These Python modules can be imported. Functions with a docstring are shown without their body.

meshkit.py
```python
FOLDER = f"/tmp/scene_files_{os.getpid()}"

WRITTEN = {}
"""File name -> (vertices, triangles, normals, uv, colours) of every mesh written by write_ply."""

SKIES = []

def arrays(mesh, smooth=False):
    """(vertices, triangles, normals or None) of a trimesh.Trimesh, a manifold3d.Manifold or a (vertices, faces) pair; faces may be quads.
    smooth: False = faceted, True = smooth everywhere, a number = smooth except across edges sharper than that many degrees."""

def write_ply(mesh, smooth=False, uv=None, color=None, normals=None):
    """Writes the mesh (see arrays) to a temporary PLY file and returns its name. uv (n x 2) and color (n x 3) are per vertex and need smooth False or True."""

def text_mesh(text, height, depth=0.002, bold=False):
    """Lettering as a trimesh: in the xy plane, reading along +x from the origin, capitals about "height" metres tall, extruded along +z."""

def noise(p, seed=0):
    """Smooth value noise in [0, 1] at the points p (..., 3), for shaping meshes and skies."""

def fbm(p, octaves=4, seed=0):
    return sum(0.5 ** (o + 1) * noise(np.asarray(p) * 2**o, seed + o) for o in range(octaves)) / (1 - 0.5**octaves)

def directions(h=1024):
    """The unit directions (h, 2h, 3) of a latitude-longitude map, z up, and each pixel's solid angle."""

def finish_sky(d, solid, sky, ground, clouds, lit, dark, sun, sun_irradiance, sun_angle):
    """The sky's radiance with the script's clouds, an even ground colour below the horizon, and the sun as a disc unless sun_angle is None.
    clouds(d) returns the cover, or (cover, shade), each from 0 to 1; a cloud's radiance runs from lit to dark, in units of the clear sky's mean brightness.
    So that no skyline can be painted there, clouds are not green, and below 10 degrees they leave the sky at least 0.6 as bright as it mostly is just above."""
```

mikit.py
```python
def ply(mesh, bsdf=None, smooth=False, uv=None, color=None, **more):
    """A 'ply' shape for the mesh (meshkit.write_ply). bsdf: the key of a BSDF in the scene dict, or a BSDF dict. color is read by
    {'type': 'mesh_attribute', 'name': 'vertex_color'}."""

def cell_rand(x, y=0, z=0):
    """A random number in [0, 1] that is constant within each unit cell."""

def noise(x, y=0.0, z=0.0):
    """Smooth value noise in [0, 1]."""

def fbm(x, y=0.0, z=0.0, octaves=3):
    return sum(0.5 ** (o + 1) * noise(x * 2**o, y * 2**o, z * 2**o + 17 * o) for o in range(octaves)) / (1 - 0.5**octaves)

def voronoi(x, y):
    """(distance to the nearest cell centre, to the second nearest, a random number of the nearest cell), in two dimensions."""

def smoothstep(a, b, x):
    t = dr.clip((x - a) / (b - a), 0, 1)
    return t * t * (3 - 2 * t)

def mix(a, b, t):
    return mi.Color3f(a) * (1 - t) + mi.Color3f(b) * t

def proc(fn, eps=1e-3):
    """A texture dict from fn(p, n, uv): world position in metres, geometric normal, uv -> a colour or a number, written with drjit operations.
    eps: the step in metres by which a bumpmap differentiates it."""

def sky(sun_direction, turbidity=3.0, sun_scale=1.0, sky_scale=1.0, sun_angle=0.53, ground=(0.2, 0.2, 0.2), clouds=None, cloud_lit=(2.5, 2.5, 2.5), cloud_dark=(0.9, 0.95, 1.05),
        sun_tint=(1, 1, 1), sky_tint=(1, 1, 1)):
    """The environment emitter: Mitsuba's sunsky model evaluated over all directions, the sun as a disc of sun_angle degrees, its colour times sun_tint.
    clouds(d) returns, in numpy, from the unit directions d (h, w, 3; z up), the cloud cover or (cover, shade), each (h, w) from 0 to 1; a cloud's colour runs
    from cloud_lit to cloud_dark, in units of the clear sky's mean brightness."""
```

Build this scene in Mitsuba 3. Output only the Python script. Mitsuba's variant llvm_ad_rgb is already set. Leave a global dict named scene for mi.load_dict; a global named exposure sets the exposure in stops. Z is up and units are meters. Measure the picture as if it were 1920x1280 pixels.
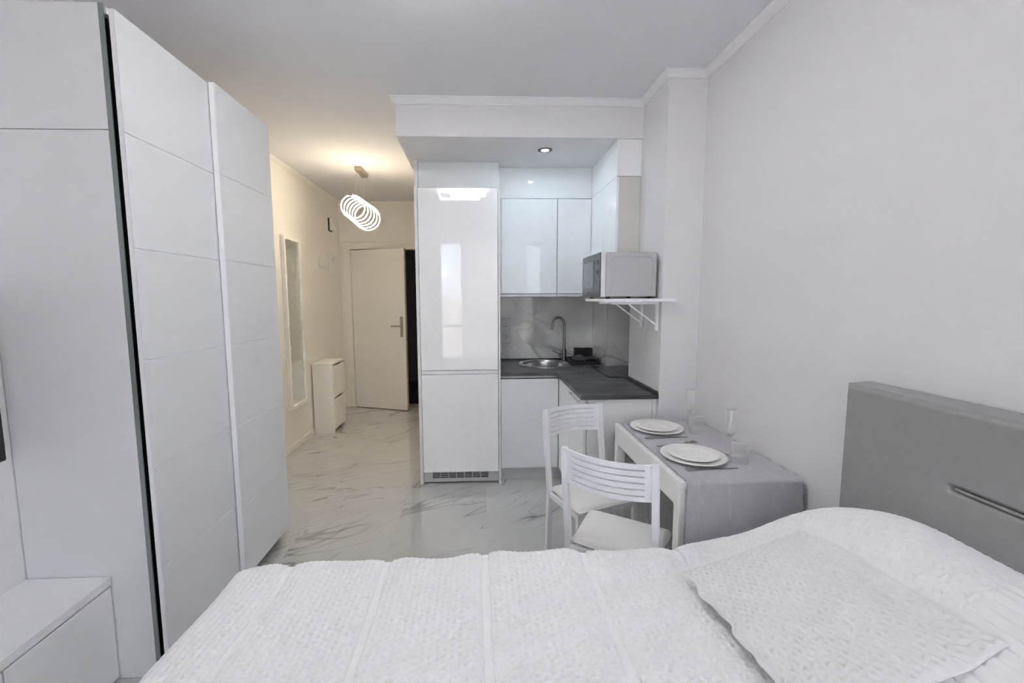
import math, random
import numpy as np, trimesh, mitsuba as mi, drjit as dr
import manifold3d as m3
from shapely.geometry import Polygon, box as sbox, Point
import meshkit, mikit
from mikit import noise, fbm, smoothstep, mix, proc, cell_rand

random.seed(7); rng = np.random.default_rng(7)
scene, labels = {}, {}
T = mi.ScalarTransform4f

# ------------------------------------------------------------------ camera
CAM_H, F = 1.5, 800.0
PITCH, YAW, ROLL, CX, CY = 0.0976, 0.0389, -0.0056, 927.53, 635.69
fw = np.array([math.sin(YAW) * math.cos(PITCH), math.cos(YAW) * math.cos(PITCH), -math.sin(PITCH)])
rt = np.array([math.cos(YAW), -math.sin(YAW), 0.0])
up0 = np.cross(rt, fw)
up = up0 * math.cos(ROLL) - rt * math.sin(ROLL)
org = np.array([0, 0, CAM_H])
scene['camera'] = {'type': 'perspective', 'fov': 2 * math.degrees(math.atan(960 / F)), 'fov_axis': 'x', 'near_clip': 0.02,
                   'principal_point_offset_x': (960 - CX) / 1920, 'principal_point_offset_y': (640 - CY) / 1280,
                   'to_world': T().look_at(origin=org.tolist(), target=(org + fw).tolist(), up=up.tolist())}

# ------------------------------------------------------------------ sky and exposure
def cloud_cover(d):
    p = d * np.array([2.2, 2.2, 4.0])
    return 0.55 + 0.4 * meshkit.fbm(p + 5.0, 4, 3)
scene['sky'] = mikit.sky((0.25, 0.8, 0.75), turbidity=4.0, sun_scale=1.0, sky_scale=1.0, ground=(0.35, 0.35, 0.36),
                         clouds=cloud_cover, cloud_lit=(1.92, 1.98, 2.12), cloud_dark=(1.2, 1.25, 1.36))
exposure = 4.38
HALL_LAMP = (2.6, 2.17, 1.58)
ROOM_LAMP = (1.22, 1.20, 1.20)
SPOT_LAMP = (14.0, 18.0, 21.0)

# ------------------------------------------------------------------ materials
def mat(key, base, rough=0.5, spec=0.5, metal=0.0, bump=None, bscale=1.0, twosided=True, **kw):
    c = base if isinstance(base, dict) else {'type': 'rgb', 'value': list(base)}
    b = {'type': 'principled', 'base_color': c, 'roughness': rough, 'metallic': metal, 'specular': spec, **kw}
    if bump is not None:
        b = {'type': 'bumpmap', 'arbitrary': bump, 'scale': bscale, 'bsdf': b}
    scene[key] = {'type': 'twosided', 'bsdf': b} if twosided else b
    return key

def rgb_tex(v): return {'type': 'rgb', 'value': list(v)}

def plain(key, base): 
    scene[key] = {'type': 'twosided', 'bsdf': {'type': 'diffuse', 'reflectance': rgb_tex(base)}}
    return key

M_WALL = plain('mat_wall_paint', (0.755, 0.752, 0.762))
M_CEIL = plain('mat_ceiling_paint', (0.765, 0.772, 0.80))
M_TRIM = plain('mat_trim_paint', (0.80, 0.80, 0.815))
M_HALL = plain('mat_hall_paint', (0.88, 0.855, 0.81))
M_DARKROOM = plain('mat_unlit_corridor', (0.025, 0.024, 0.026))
M_WARD = mat('mat_wardrobe_white', (0.77, 0.775, 0.785), 0.42, 0.35)
M_WDOOR = mat('mat_wardrobe_door', (0.695, 0.705, 0.72), 0.45, 0.3)
M_WARD_EDGE = mat('mat_wardrobe_edge', (0.86, 0.86, 0.88), 0.35, 0.4)
M_ALU = mat('mat_anodised_strip', (0.27, 0.305, 0.305), 0.38, 0.5, 0.45)
M_BLACK = mat('mat_black_gap', (0.012, 0.013, 0.014), 0.6, 0.3)
M_GLOSS = mat('mat_gloss_white', (0.82, 0.85, 0.865), 0.035, 0.55)
M_GLOSS_FR = mat('mat_gloss_fridge', (0.95, 0.96, 0.97), 0.02, 1.0)
M_MELA = mat('mat_white_melamine', (0.80, 0.80, 0.80), 0.4, 0.35)
M_BEIGE = mat('mat_beige_melamine', (0.61, 0.605, 0.565), 0.45, 0.3)
M_GREYRAIL = mat('mat_satin_rail', (0.56, 0.57, 0.59), 0.35, 0.5, 0.1)
M_CHROME = mat('mat_brushed_steel', (0.62, 0.62, 0.62), 0.22, 0.5, 1.0)
M_DARKTRIM = mat('mat_dark_trim', (0.12, 0.12, 0.125), 0.4, 0.5, 0.3)
M_TAP = mat('mat_dark_steel', (0.34, 0.34, 0.34), 0.25, 0.5, 1.0)
M_CUTLERY = mat('mat_cutlery_steel', (0.42, 0.42, 0.43), 0.28, 0.5, 1.0)
M_BRASS = mat('mat_pendant_metal', (0.42, 0.37, 0.30), 0.35, 0.5, 0.8)
M_MW = mat('mat_silver_paint', (0.50, 0.50, 0.515), 0.34, 0.5, 0.30)
M_MWEDGE = mat('mat_silver_bezel', (0.72, 0.73, 0.75), 0.3, 0.5, 0.25)
M_MWGLASS = mat('mat_microwave_glass', (0.045, 0.052, 0.058), 0.06, 0.6)
M_MWWIN = mat('mat_microwave_mesh', (0.16, 0.175, 0.185), 0.12, 0.5)
M_BLACKGLASS = mat('mat_cooktop_glass', (0.018, 0.018, 0.02), 0.05, 0.5)
M_BLACKPLA = mat('mat_black_plastic', (0.015, 0.015, 0.018), 0.4, 0.4)
M_DARKGREY = mat('mat_dark_grey_plastic', (0.09, 0.09, 0.10), 0.45, 0.4)
M_CHAIR = mat('mat_chair_white_metal', (0.82, 0.83, 0.86), 0.3, 0.45)
M_SEAT = mat('mat_white_leatherette', (0.78, 0.775, 0.755), 0.42, 0.4)
M_TABLE = mat('mat_table_white', (0.80, 0.80, 0.785), 0.4, 0.4)
M_PLATE = mat('mat_porcelain', (0.80, 0.79, 0.765), 0.08, 0.5, clearcoat=0.5, clearcoat_gloss=0.95)
M_DOOR = mat('mat_door_paint', (0.84, 0.82, 0.77), 0.4, 0.35)
M_MIRROR = {'type': 'twosided', 'bsdf': {'type': 'roughconductor', 'alpha': 0.01, 'specular_reflectance': rgb_tex((0.80, 0.82, 0.79))}}
scene['mat_mirror'] = M_MIRROR; M_MIRROR = 'mat_mirror'
scene['mat_clear_glass'] = {'type': 'thindielectric', 'int_ior': 1.55}; M_GLASS = 'mat_clear_glass'
scene['mat_solid_glass'] = {'type': 'dielectric', 'int_ior': 1.5}; M_SOLID = 'mat_solid_glass'
M_RIM = mat('mat_glass_rim', (0.62, 0.63, 0.64), 0.15, 0.6)
scene['mat_pane'] = {'type': 'thindielectric'}; M_PANE = 'mat_pane'
scene['mat_sheer'] = {'type': 'principledthin', 'base_color': rgb_tex((0.9, 0.9, 0.9)), 'roughness': 0.8, 'diff_trans': 1.1}; M_SHEER = 'mat_sheer'
M_TV = mat('mat_tv_black', (0.012, 0.016, 0.017), 0.12, 0.5)
M_OUTLET = mat('mat_outlet_grey', (0.55, 0.56, 0.58), 0.3, 0.4)
M_LAMPWHITE = plain('mat_lamp_white', (0.8, 0.8, 0.8))

def warp_veins(x, y, seed, scale, aniso, ang, warp=0.10):
    """Thin wandering lines along the direction ang: 1 on a vein, falling to 0."""
    c, s = math.cos(ang), math.sin(ang)
    w = warp * (fbm(x * 2.3 + seed, y * 2.3, 3.1, 3) - 0.5)
    a = x * c + y * s; b = -x * s + y * c + w
    n1 = fbm(a * scale / aniso + seed, b * scale, seed, 2)
    return 1.0 - dr.abs(2.0 * n1 - 1.0)

def marble_floor(p, n, uv):
    tx = dr.floor((p.x + 0.55) / 0.6); ty = dr.floor((p.y - 3.28) / 1.2)
    r = cell_rand(tx, ty, 3) * 9.0
    x, y = p.x + r * 3.0, p.y + r
    v1 = warp_veins(x, y, 3.0, 4.2, 5.5, 0.85, 0.22)
    v2 = warp_veins(x + 11.0, y + 5.0, 17.0, 8.0, 7.0, 0.50, 0.16)
    v3 = warp_veins(x + 4.0, y + 9.0, 27.0, 15.0, 8.0, 0.62, 0.10)
    pres = smoothstep(0.38, 0.72, fbm(x * 2.6 + 4, y * 2.6, 5.0, 3))
    pres2 = smoothstep(0.30, 0.65, fbm(x * 4.0 + 14, y * 4.0, 8.0, 2))
    k = smoothstep(0.965, 0.998, v1) * pres * 0.62 + smoothstep(0.955, 0.998, v2) * pres2 * 0.45 + smoothstep(0.93, 1.0, v3) * pres * 0.30
    soft = smoothstep(0.75, 1.0, v1) * pres * 0.6 + 0.9 * (fbm(x * 3.0 + y * 1.2, y * 5.0, 1.0, 4) - 0.40)
    base = mix((0.53, 0.535, 0.525), (0.40, 0.405, 0.40), dr.clip(soft, 0, 1))
    return mix(base, (0.13, 0.125, 0.12), dr.clip(k, 0, 0.8))
M_FLOOR = mat('mat_marble_tile', proc(marble_floor), 0.025, 1.0)
M_GROUT = plain('mat_grout', (0.60, 0.59, 0.58))

def marble_splash(p, n, uv):
    x, y = p.x + p.y * 0.8, p.z
    v1 = warp_veins(x + 2.0, y, 6.0, 4.5, 4.0, -0.40, 0.3)
    v2 = warp_veins(x + 7.0, y + 3.0, 13.0, 9.0, 4.0, -0.5, 0.25)
    c = fbm(x * 4, y * 4, 2.0, 3)
    base = mix((0.76, 0.765, 0.735), (0.60, 0.605, 0.605), smoothstep(0.3, 0.75, c))
    k = smoothstep(0.90, 0.998, v1) * 0.50 + smoothstep(0.94, 1.0, v2) * 0.25
    return mix(base, (0.25, 0.25, 0.25), dr.clip(k, 0, 1))
M_SPLASH = mat('mat_marble_splash', proc(marble_splash), 0.06, 0.5)

def slate(p, n, uv):
    c = fbm(p.x * 7.0, p.y * 18.0, 1.0, 4); d = fbm(p.x * 3.0 + 9, p.y * 3.0, 4.0, 2)
    return mix((0.045, 0.048, 0.054), (0.105, 0.107, 0.112), smoothstep(0.25, 0.8, 0.6 * c + 0.4 * d))
M_SLATE = mat('mat_slate_worktop', proc(slate), 0.32, 0.5)

def linen(p, n, uv):
    w = fbm(p.x * 55.0, p.y * 420.0 + p.z * 420.0, 1.0, 2)
    q = fbm(p.x * 420.0, p.y * 55.0 + p.z * 55.0, 3.0, 2)
    s = smoothstep(0.62, 0.8, fbm(p.x * 60.0, p.z * 14.0 + p.y * 14.0, 8.0, 3))
    return mix(mix((0.41, 0.405, 0.43), (0.49, 0.485, 0.505), 0.5 * (w + q)), (0.60, 0.60, 0.62), s * 0.28)
M_LINEN = mat('mat_grey_linen', proc(linen), 0.62, 0.4, sheen=0.4)
M_FRINGE = plain('mat_grey_fringe', (0.38, 0.38, 0.405))

def leather(p, n, uv):
    return mix((0.30, 0.305, 0.305), (0.335, 0.34, 0.34), fbm(p.y * 60, p.z * 60, p.x * 60, 3))
M_LEATHER = mat('mat_silver_leatherette', proc(leather), 0.36, 0.5, 0.25)
M_QUILT = mat('mat_quilt_cotton', (0.845, 0.847, 0.852), 0.6, 0.3, sheen=0.3)
M_SHAM = mat('mat_sham_cotton', (0.775, 0.775, 0.775), 0.6, 0.3, sheen=0.3)

# ------------------------------------------------------------------ helpers
def numbered(k):
    if k not in scene and k not in labels and not any(s.startswith(k + '__') for s in scene): return k
    i = 1
    while True:
        n = f'{k}_{i:03d}'
        if n not in scene and n not in labels and not any(s.startswith(n + '__') for s in scene): return n
        i += 1

def thing(name, label, cat, group=None):
    k = numbered(name); labels[k] = {'label': label, 'category': cat}
    if group: labels[k]['group'] = group
    return k

def part(parent, name, mesh, m, smooth=False, label=None, tw=None, **kw):
    k = numbered(parent + '__' + name)
    d = mikit.ply(mesh, m, smooth=smooth, **kw)
    if tw is not None: d['to_world'] = tw
    scene[k] = d
    if label: labels[k] = {'label': label}
    return k

def single(name, mesh, m, label, cat, smooth=False, group=None, **kw):
    k = numbered(name); scene[k] = mikit.ply(mesh, m, smooth=smooth, **kw)
    labels[k] = {'label': label, 'category': cat}
    if group: labels[k]['group'] = group
    return k

def struct(name, mesh, m, label, smooth=False):
    scene[name] = mikit.ply(mesh, m, smooth=smooth); labels[name] = {'label': label, 'kind': 'structure', 'category': name.split('_')[0]}
    return name

def bx(x0, x1, y0, y1, z0, z1, c=0.0):
    """A box; c = chamfer."""
    if c <= 0:
        b = trimesh.creation.box((x1 - x0, y1 - y0, z1 - z0)); b.apply_translation(((x0 + x1) / 2, (y0 + y1) / 2, (z0 + z1) / 2)); return b
    pts = []
    for x, sx in ((x0, 1), (x1, -1)):
        for y, sy in ((y0, 1), (y1, -1)):
            for z, sz in ((z0, 1), (z1, -1)):
                pts += [(x + sx * c, y + sy * c, z), (x + sx * c, y, z + sz * c), (x, y + sy * c, z + sz * c)]
    return trimesh.Trimesh(pts).convex_hull

def cat_(*ms): return trimesh.util.concatenate(list(ms))

def tube(pts, r, sec=10, cap=True):
    pts = np.asarray(pts, float); n = len(pts)
    rr = np.broadcast_to(np.asarray(r, float), (n,))
    tan = np.gradient(pts, axis=0); tan /= np.linalg.norm(tan, axis=1, keepdims=True)
    ref = np.array([0, 0, 1.0]) if abs(tan[0][2]) < 0.9 else np.array([1.0, 0, 0])
    V = []; nv = None
    for i in range(n):
        if nv is None: nv = np.cross(tan[i], ref)
        nv = nv - tan[i] * (nv @ tan[i]); nv /= np.linalg.norm(nv); b = np.cross(tan[i], nv)
        a = np.linspace(0, 2 * math.pi, sec, endpoint=False)
        V.append(pts[i] + rr[i] * (np.cos(a)[:, None] * nv + np.sin(a)[:, None] * b))
    V = np.vstack(V); Fc = []
    for i in range(n - 1):
        for j in range(sec):
            a, b2 = i * sec + j, i * sec + (j + 1) % sec
            Fc += [[a, b2, b2 + sec], [a, b2 + sec, a + sec]]
    if cap:
        V = np.vstack([V, pts[0], pts[-1]]); c0, c1 = len(V) - 2, len(V) - 1
        for j in range(sec):
            Fc += [[c0, (j + 1) % sec, j], [c1, (n - 1) * sec + j, (n - 1) * sec + (j + 1) % sec]]
    m = trimesh.Trimesh(V, Fc, process=False); m.fix_normals(); return m

def lathe(prof, x, y, z, sec=48):
    m = trimesh.creation.revolve(np.asarray(prof, float), sections=sec); m.apply_translation((x, y, z)); return m

def prism(poly, h, z0=0.0):
    m = trimesh.creation.extrude_polygon(poly, h, engine='earcut'); m.apply_translation((0, 0, z0)); return m

def place(mesh, cols, o):
    """local x,y,z axes -> world columns"""
    M = np.eye(4); M[:3, 0], M[:3, 1], M[:3, 2] = cols; M[:3, 3] = o
    m = mesh.copy(); m.apply_transform(M)
    if np.linalg.det(M[:3, :3]) < 0: m.invert()
    return m

def grid_mesh(P, closed=False):
    h, w = P.shape[:2]
    i = np.arange(h * w).reshape(h, w)
    f = np.concatenate([np.stack([i[:-1, :-1], i[:-1, 1:], i[1:, 1:]], -1).reshape(-1, 3), np.stack([i[:-1, :-1], i[1:, 1:], i[1:, :-1]], -1).reshape(-1, 3)])
    return trimesh.Trimesh(P.reshape(-1, 3), f, process=False)

def moulding_segment(p0, p1, prev, nxt, prof, inward):
    """A mitred length of moulding along the wall line p0->p1; inward = +1 when the room lies to the left of travel. prof: (out, z)."""
    p0, p1 = np.array(p0, float), np.array(p1, float)
    def off(a, b): d = (b - a) / np.linalg.norm(b - a); return inward * np.array([-d[1], d[0]])
    n = off(p0, p1)
    def mitre(q):
        if q is None: return n
        m = n + q; return m / (m @ n)
    m0 = mitre(None if prev is None else off(np.array(prev, float), p0)); m1 = mitre(None if nxt is None else off(p1, np.array(nxt, float)))
    k = len(prof); V = []
    for p, m in ((p0, m0), (p1, m1)):
        for o, z in prof: V.append((p[0] + m[0] * o, p[1] + m[1] * o, z))
    Fc = []
    for j in range(k):
        a, b = j, (j + 1) % k; Fc += [[a, b, k + b], [a, k + b, k + a]]
    for j in range(1, k - 1): Fc += [[0, j + 1, j], [k, k + j, k + j + 1]]
    t = trimesh.Trimesh(V, Fc, process=False); t.fix_normals(); return t

# ------------------------------------------------------------------ dimensions of the room
ZC = 2.774
XR, XL, XH = 1.325, -1.75, -1.84          # right wall, left wall of the room, left wall of the hall
YB, YK, YD, YN = 4.07, 2.883, 5.88, -1.35  # kitchen back wall, soffit front, door wall, window wall
XC, YC, YC2 = 1.0986, 2.515, 3.05          # column left face, front, back
XS, ZS = -0.5166, 2.5363                   # soffit left end, underside
YW = 2.62                                  # far side of the wardrobe / step of the left wall

# ------------------------------------------------------------------ setting
struct('wall_right', bx(XR, XR + 0.15, YN, YB, 0, ZC), M_WALL, 'plain white right wall beside the bed and table')
struct('wall_left', bx(XL - 0.15, XL, YN, YW - 0.02, 0, ZC), M_WALL, 'white left wall behind the television')
struct('wall_hall_left', bx(XH - 0.15, XH, YW - 0.02, YD, 0, ZC), M_HALL, 'cream lit left wall of the entrance hall')
struct('wall_kitchen', bx(XS + 0.05, XR + 0.15, YB, YB + 0.12, 0, ZC), M_WALL, 'wall behind the kitchenette')
struct('wall_hall_right', bx(XS + 0.05, XS + 0.17, YB + 0.12, YD, 0, ZC), M_HALL, 'right wall of the entrance hall')
DX0, DX1, DZ = -1.70, -0.79, 2.15
struct('wall_hall_back', cat_(bx(XH - 0.15, DX0, YD, YD + 0.12, 0, ZC), bx(DX1, XS + 0.17, YD, YD + 0.12, 0, ZC), bx(DX0, DX1, YD, YD + 0.12, DZ, ZC)), M_HALL, 'wall at the end of the hall around the door')
struct('wall_corridor', cat_(bx(-2.2, 0.2, 7.6, 7.7, 0, ZC), bx(-2.2, -2.1, YD + 0.12, 7.6, 0, ZC), bx(0.1, 0.2, YD + 0.12, 7.6, 0, ZC), bx(-2.2, 0.2, YD + 0.12, 7.7, DZ + 0.4, DZ + 0.5), bx(-2.2, 0.2, YD + 0.121, 7.7, -0.08, 0.0)), M_DARKROOM, 'unlit dark space beyond the hall door')
struct('ceiling', bx(XH - 0.15, XR + 0.15, YN - 0.15, YD + 0.12, ZC, ZC + 0.1), M_CEIL, 'smooth pale grey white ceiling')
struct('wall_column', bx(XC, XR, YC, YC2, 0, ZC), M_WALL, 'square white column between kitchenette and table')
struct('wall_soffit', bx(XS, XC, YK, YB, ZS, ZC), M_WALL, 'dropped white ceiling box over the kitchenette')
struct('wall_soffit_right', bx(XC, XR, YC2, YB, ZS, ZC), M_WALL, 'dropped ceiling behind the column')
struct('wall_corner_box', bx(1.118, XR, 3.632, YB, 0.9, ZS), M_WALL, 'boxed duct in the kitchenette corner')
# floor: slab with single marble tiles
struct('floor', bx(XH - 0.15, XR + 0.15, YN - 0.15, YD + 0.12, -0.12, -0.0012), M_GROUT, 'polished white marble look tile floor with grey veins')
ti = 0
for i in range(-3, 4):
    for j in range(-4, 3):
        x0, x1 = -0.55 + 0.6 * i, -0.55 + 0.6 * (i + 1); y0, y1 = 3.28 + 1.2 * j, 3.28 + 1.2 * (j + 1)
        x0, x1, y0, y1 = max(x0, XH), min(x1, XR), max(y0, YN), min(y1, YD + 0.12)
        if x1 - x0 < 0.03 or y1 - y0 < 0.03: continue
        g = 0.0006
        part('floor', 'tile', bx(x0 + g, x1 - g, y0 + g, y1 - g, -0.01, 0.0, 0.0003), M_FLOOR)
# window wall behind the camera
WX0, WX1, WZ0, WZ1 = -0.72, 1.28, 0.12, 2.53
struct('wall_window', cat_(bx(XH - 0.15, WX0, YN - 0.15, YN, 0, ZC), bx(WX1, XR + 0.15, YN - 0.15, YN, 0, ZC), bx(WX0, WX1, YN - 0.15, YN, WZ1, ZC), bx(WX0, WX1, YN - 0.15, YN, 0, WZ0)), M_WALL, 'wall with the balcony window behind the camera')
fr = []
for x in (WX0, WX0 + 0.5, 0.9, WX1 - 0.05): fr.append(bx(x, x + 0.05, YN - 0.10, YN - 0.05, WZ0, WZ1))
for z in (WZ0, 0.95, WZ1 - 0.05): fr.append(bx(WX0, WX1, YN - 0.10, YN - 0.05, z, z + 0.045))
labels['window_1'] = {'label': 'tall white balcony window behind the camera', 'kind': 'structure', 'category': 'window'}
part('window_1', 'frame', cat_(*fr), M_TRIM)
part('window_1', 'pane', bx(WX0, WX1, YN - 0.078, YN - 0.075, WZ0, WZ1), M_PANE)
# sheer curtain
def curtain(x0, x1):
    xs = np.linspace(x0, x1, 160); zs = np.linspace(0.06, 2.62, 12)
    X, Z = np.meshgrid(xs, zs)
    Y = YN + 0.09 + 0.025 * np.sin(X * 62) + 0.012 * np.sin(X * 27 + 1)
    return grid_mesh(np.stack([X, Y, Z], -1))
single('curtain', curtain(-0.30, 0.95), M_SHEER, 'sheer white curtain hanging at the balcony window', 'curtain', smooth=True)

# crown mouldings
PR = [(0, ZC), (0.034, ZC), (0.034, ZC - 0.007), (0.028, ZC - 0.010), (0.019, ZC - 0.021), (0.010, ZC - 0.033), (0.007, ZC - 0.036), (0.007, ZC - 0.043), (0, ZC - 0.043)]
PH = [(o * 0.75, ZC - (ZC - z) * 0.75) for o, z in PR]
path = [(XR, YN), (XR, YC), (XC, YC), (XC, YK), (XS, YK), (XS, YB + 0.12)]
tn = 1
names = ['right wall', 'column front', 'column side', 'kitchenette box front', 'kitchenette box end']
for i in range(len(path) - 1):
    struct(f'trim_{tn}', moulding_segment(path[i], path[i + 1], path[i - 1] if i else None, path[i + 2] if i + 2 < len(path) else None, PR, 1), M_TRIM, 'white crown moulding along the ' + names[i]); tn += 1
hp = [(XS + 0.05, YD), (XH, YD), (XH, YW)]
struct(f'trim_{tn}', moulding_segment(hp[0], hp[1], None, hp[2], PH, 1), M_HALL, 'slim crown moulding above the hall door'); tn += 1
struct(f'trim_{tn}', moulding_segment(hp[1], hp[2], hp[0], None, PH, 1), M_HALL, 'slim crown moulding along the left hall wall'); tn += 1
struct(f'trim_{tn}', moulding_segment((XL, YW - 0.02), (XL, YN), None, None, PR, 1), M_TRIM, 'white crown moulding along the left wall'); tn += 1
# baseboards
struct('baseboard_left', bx(XH, XH + 0.012, YW + 0.05, YD, 0, 0.065, 0.003), M_HALL, 'low cream baseboard of the left hall wall')
struct('baseboard_back', bx(XH + 0.012, -1.825, YD - 0.012, YD, 0, 0.065, 0.003), M_HALL, 'low baseboard beside the hall door')
struct('baseboard_right', bx(XR - 0.012, XR, YN, YC, 0, 0.065, 0.003), M_TRIM, 'white baseboard of the right wall')

# hall door
labels['door_1'] = {'label': 'cream hall door standing slightly open with a metal lever handle', 'kind': 'structure', 'category': 'door'}
part('door_1', 'frame', cat_(bx(-1.80, DX0, YD - 0.022, YD, 0, DZ + 0.09, 0.004), bx(DX0 + 0.0, DX0 + 0.02, YD, YD + 0.1, 0, DZ), bx(DX1, DX1 + 0.1, YD - 0.022, YD, 0, DZ + 0.09, 0.004), bx(DX0, DX1, YD - 0.022, YD, DZ, DZ + 0.09, 0.004)), M_DOOR)
hx, hy = -1.685, 5.852
da = math.radians(-19.4)
dc = [np.array([math.cos(da), math.sin(da), 0]), np.array([-math.sin(da), math.cos(da), 0]), np.array([0, 0, 1.0])]
DW = 0.786
part('door_1', 'leaf', place(bx(0, DW, 0, 0.038, 0.012, 2.135, 0.002), dc, (hx, hy, 0)), M_DOOR)
part('door_1', 'edge', place(bx(DW, DW + 0.004, 0.001, 0.037, 0.012, 2.135), dc, (hx, hy, 0)), mat('mat_door_edge', (0.36, 0.29, 0.19), 0.5))
hk = part('door_1', 'handle', place(bx(DW - 0.075, DW - 0.035, -0.012, 0.0, 0.99, 1.26, 0.004), dc, (hx, hy, 0)), M_BRASS, label='metal handle plate with a lever')
part(hk, 'lever', place(tube([(DW - 0.055, -0.012, 1.135), (DW - 0.055, -0.045, 1.135), (DW - 0.075, -0.052, 1.135), (DW - 0.185, -0.052, 1.132)], 0.010), dc, (hx, hy, 0)), M_BRASS, 40)
for z in (0.35, 1.85): part('door_1', 'hinge', tube([(hx - 0.006, hy - 0.006, z), (hx - 0.006, hy - 0.006, z + 0.10)], 0.008), M_DOOR, 40)

# ------------------------------------------------------------------ wardrobe
w = thing('wardrobe', 'tall white sliding door wardrobe with horizontal grooves and dark metal strip', 'wardrobe')
XP = -1.292
WY = 1.618
part(w, 'side_panel', bx(XL + 0.003, XP, WY, WY + 0.022, 0.0, 2.0935, 0.0008), M_WARD)
part(w, 'side_panel', bx(XL + 0.003, XP, WY, WY + 0.022, 2.0965, 2.513, 0.0008), M_WARD)
part(w, 'metal_strip', bx(XP, XP + 0.017, WY - 0.001, WY + 0.004, 0.0, 2.512, 0.0005), M_ALU, label='dark grey vertical metal strip')
part(w, 'carcass', cat_(bx(XL + 0.01, XP - 0.03, WY + 0.022, YW - 0.06, 0.05, 2.50), bx(XP - 0.03, XP + 0.004, WY + 0.03, YW - 0.06, 0.03, 2.48)), M_BLACK)
part(w, 'top_panel', bx(XL + 0.01, XP + 0.01, WY + 0.022, YW - 0.04, 2.49, 2.512, 0.001), M_WARD)
part(w, 'far_side_panel', bx(XH + 0.02, XP + 0.03, YW - 0.02, YW, 0.0, 2.505, 0.001), M_WARD)
part(w, 'rail', bx(XP + 0.006, XP + 0.045, WY + 0.06, YW - 0.03, 0.02, 0.045, 0.002), M_ALU)
GZ = [0.069, 0.4577, 0.8671, 1.2723, 1.6827, 2.0833, 2.492]
def door_panels(x_face, thick, y0, y1):
    d = numbered(w + '__door'); 
    scene[d] = mikit.ply(bx(x_face - thick, x_face - 0.004, y0 + 0.001, y1 - 0.001, GZ[0] + 0.001, GZ[-1] - 0.001, 0.001), M_WARD_EDGE)
    for a, b in zip(GZ[:-1], GZ[1:]):
        part(d, 'panel', bx(x_face - 0.0045, x_face, y0, y1, a + 0.0016, b - 0.0016, 0.0014), M_WDOOR)
    return d
door_panels(-1.234, 0.021, 1.612, 2.20)
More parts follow.
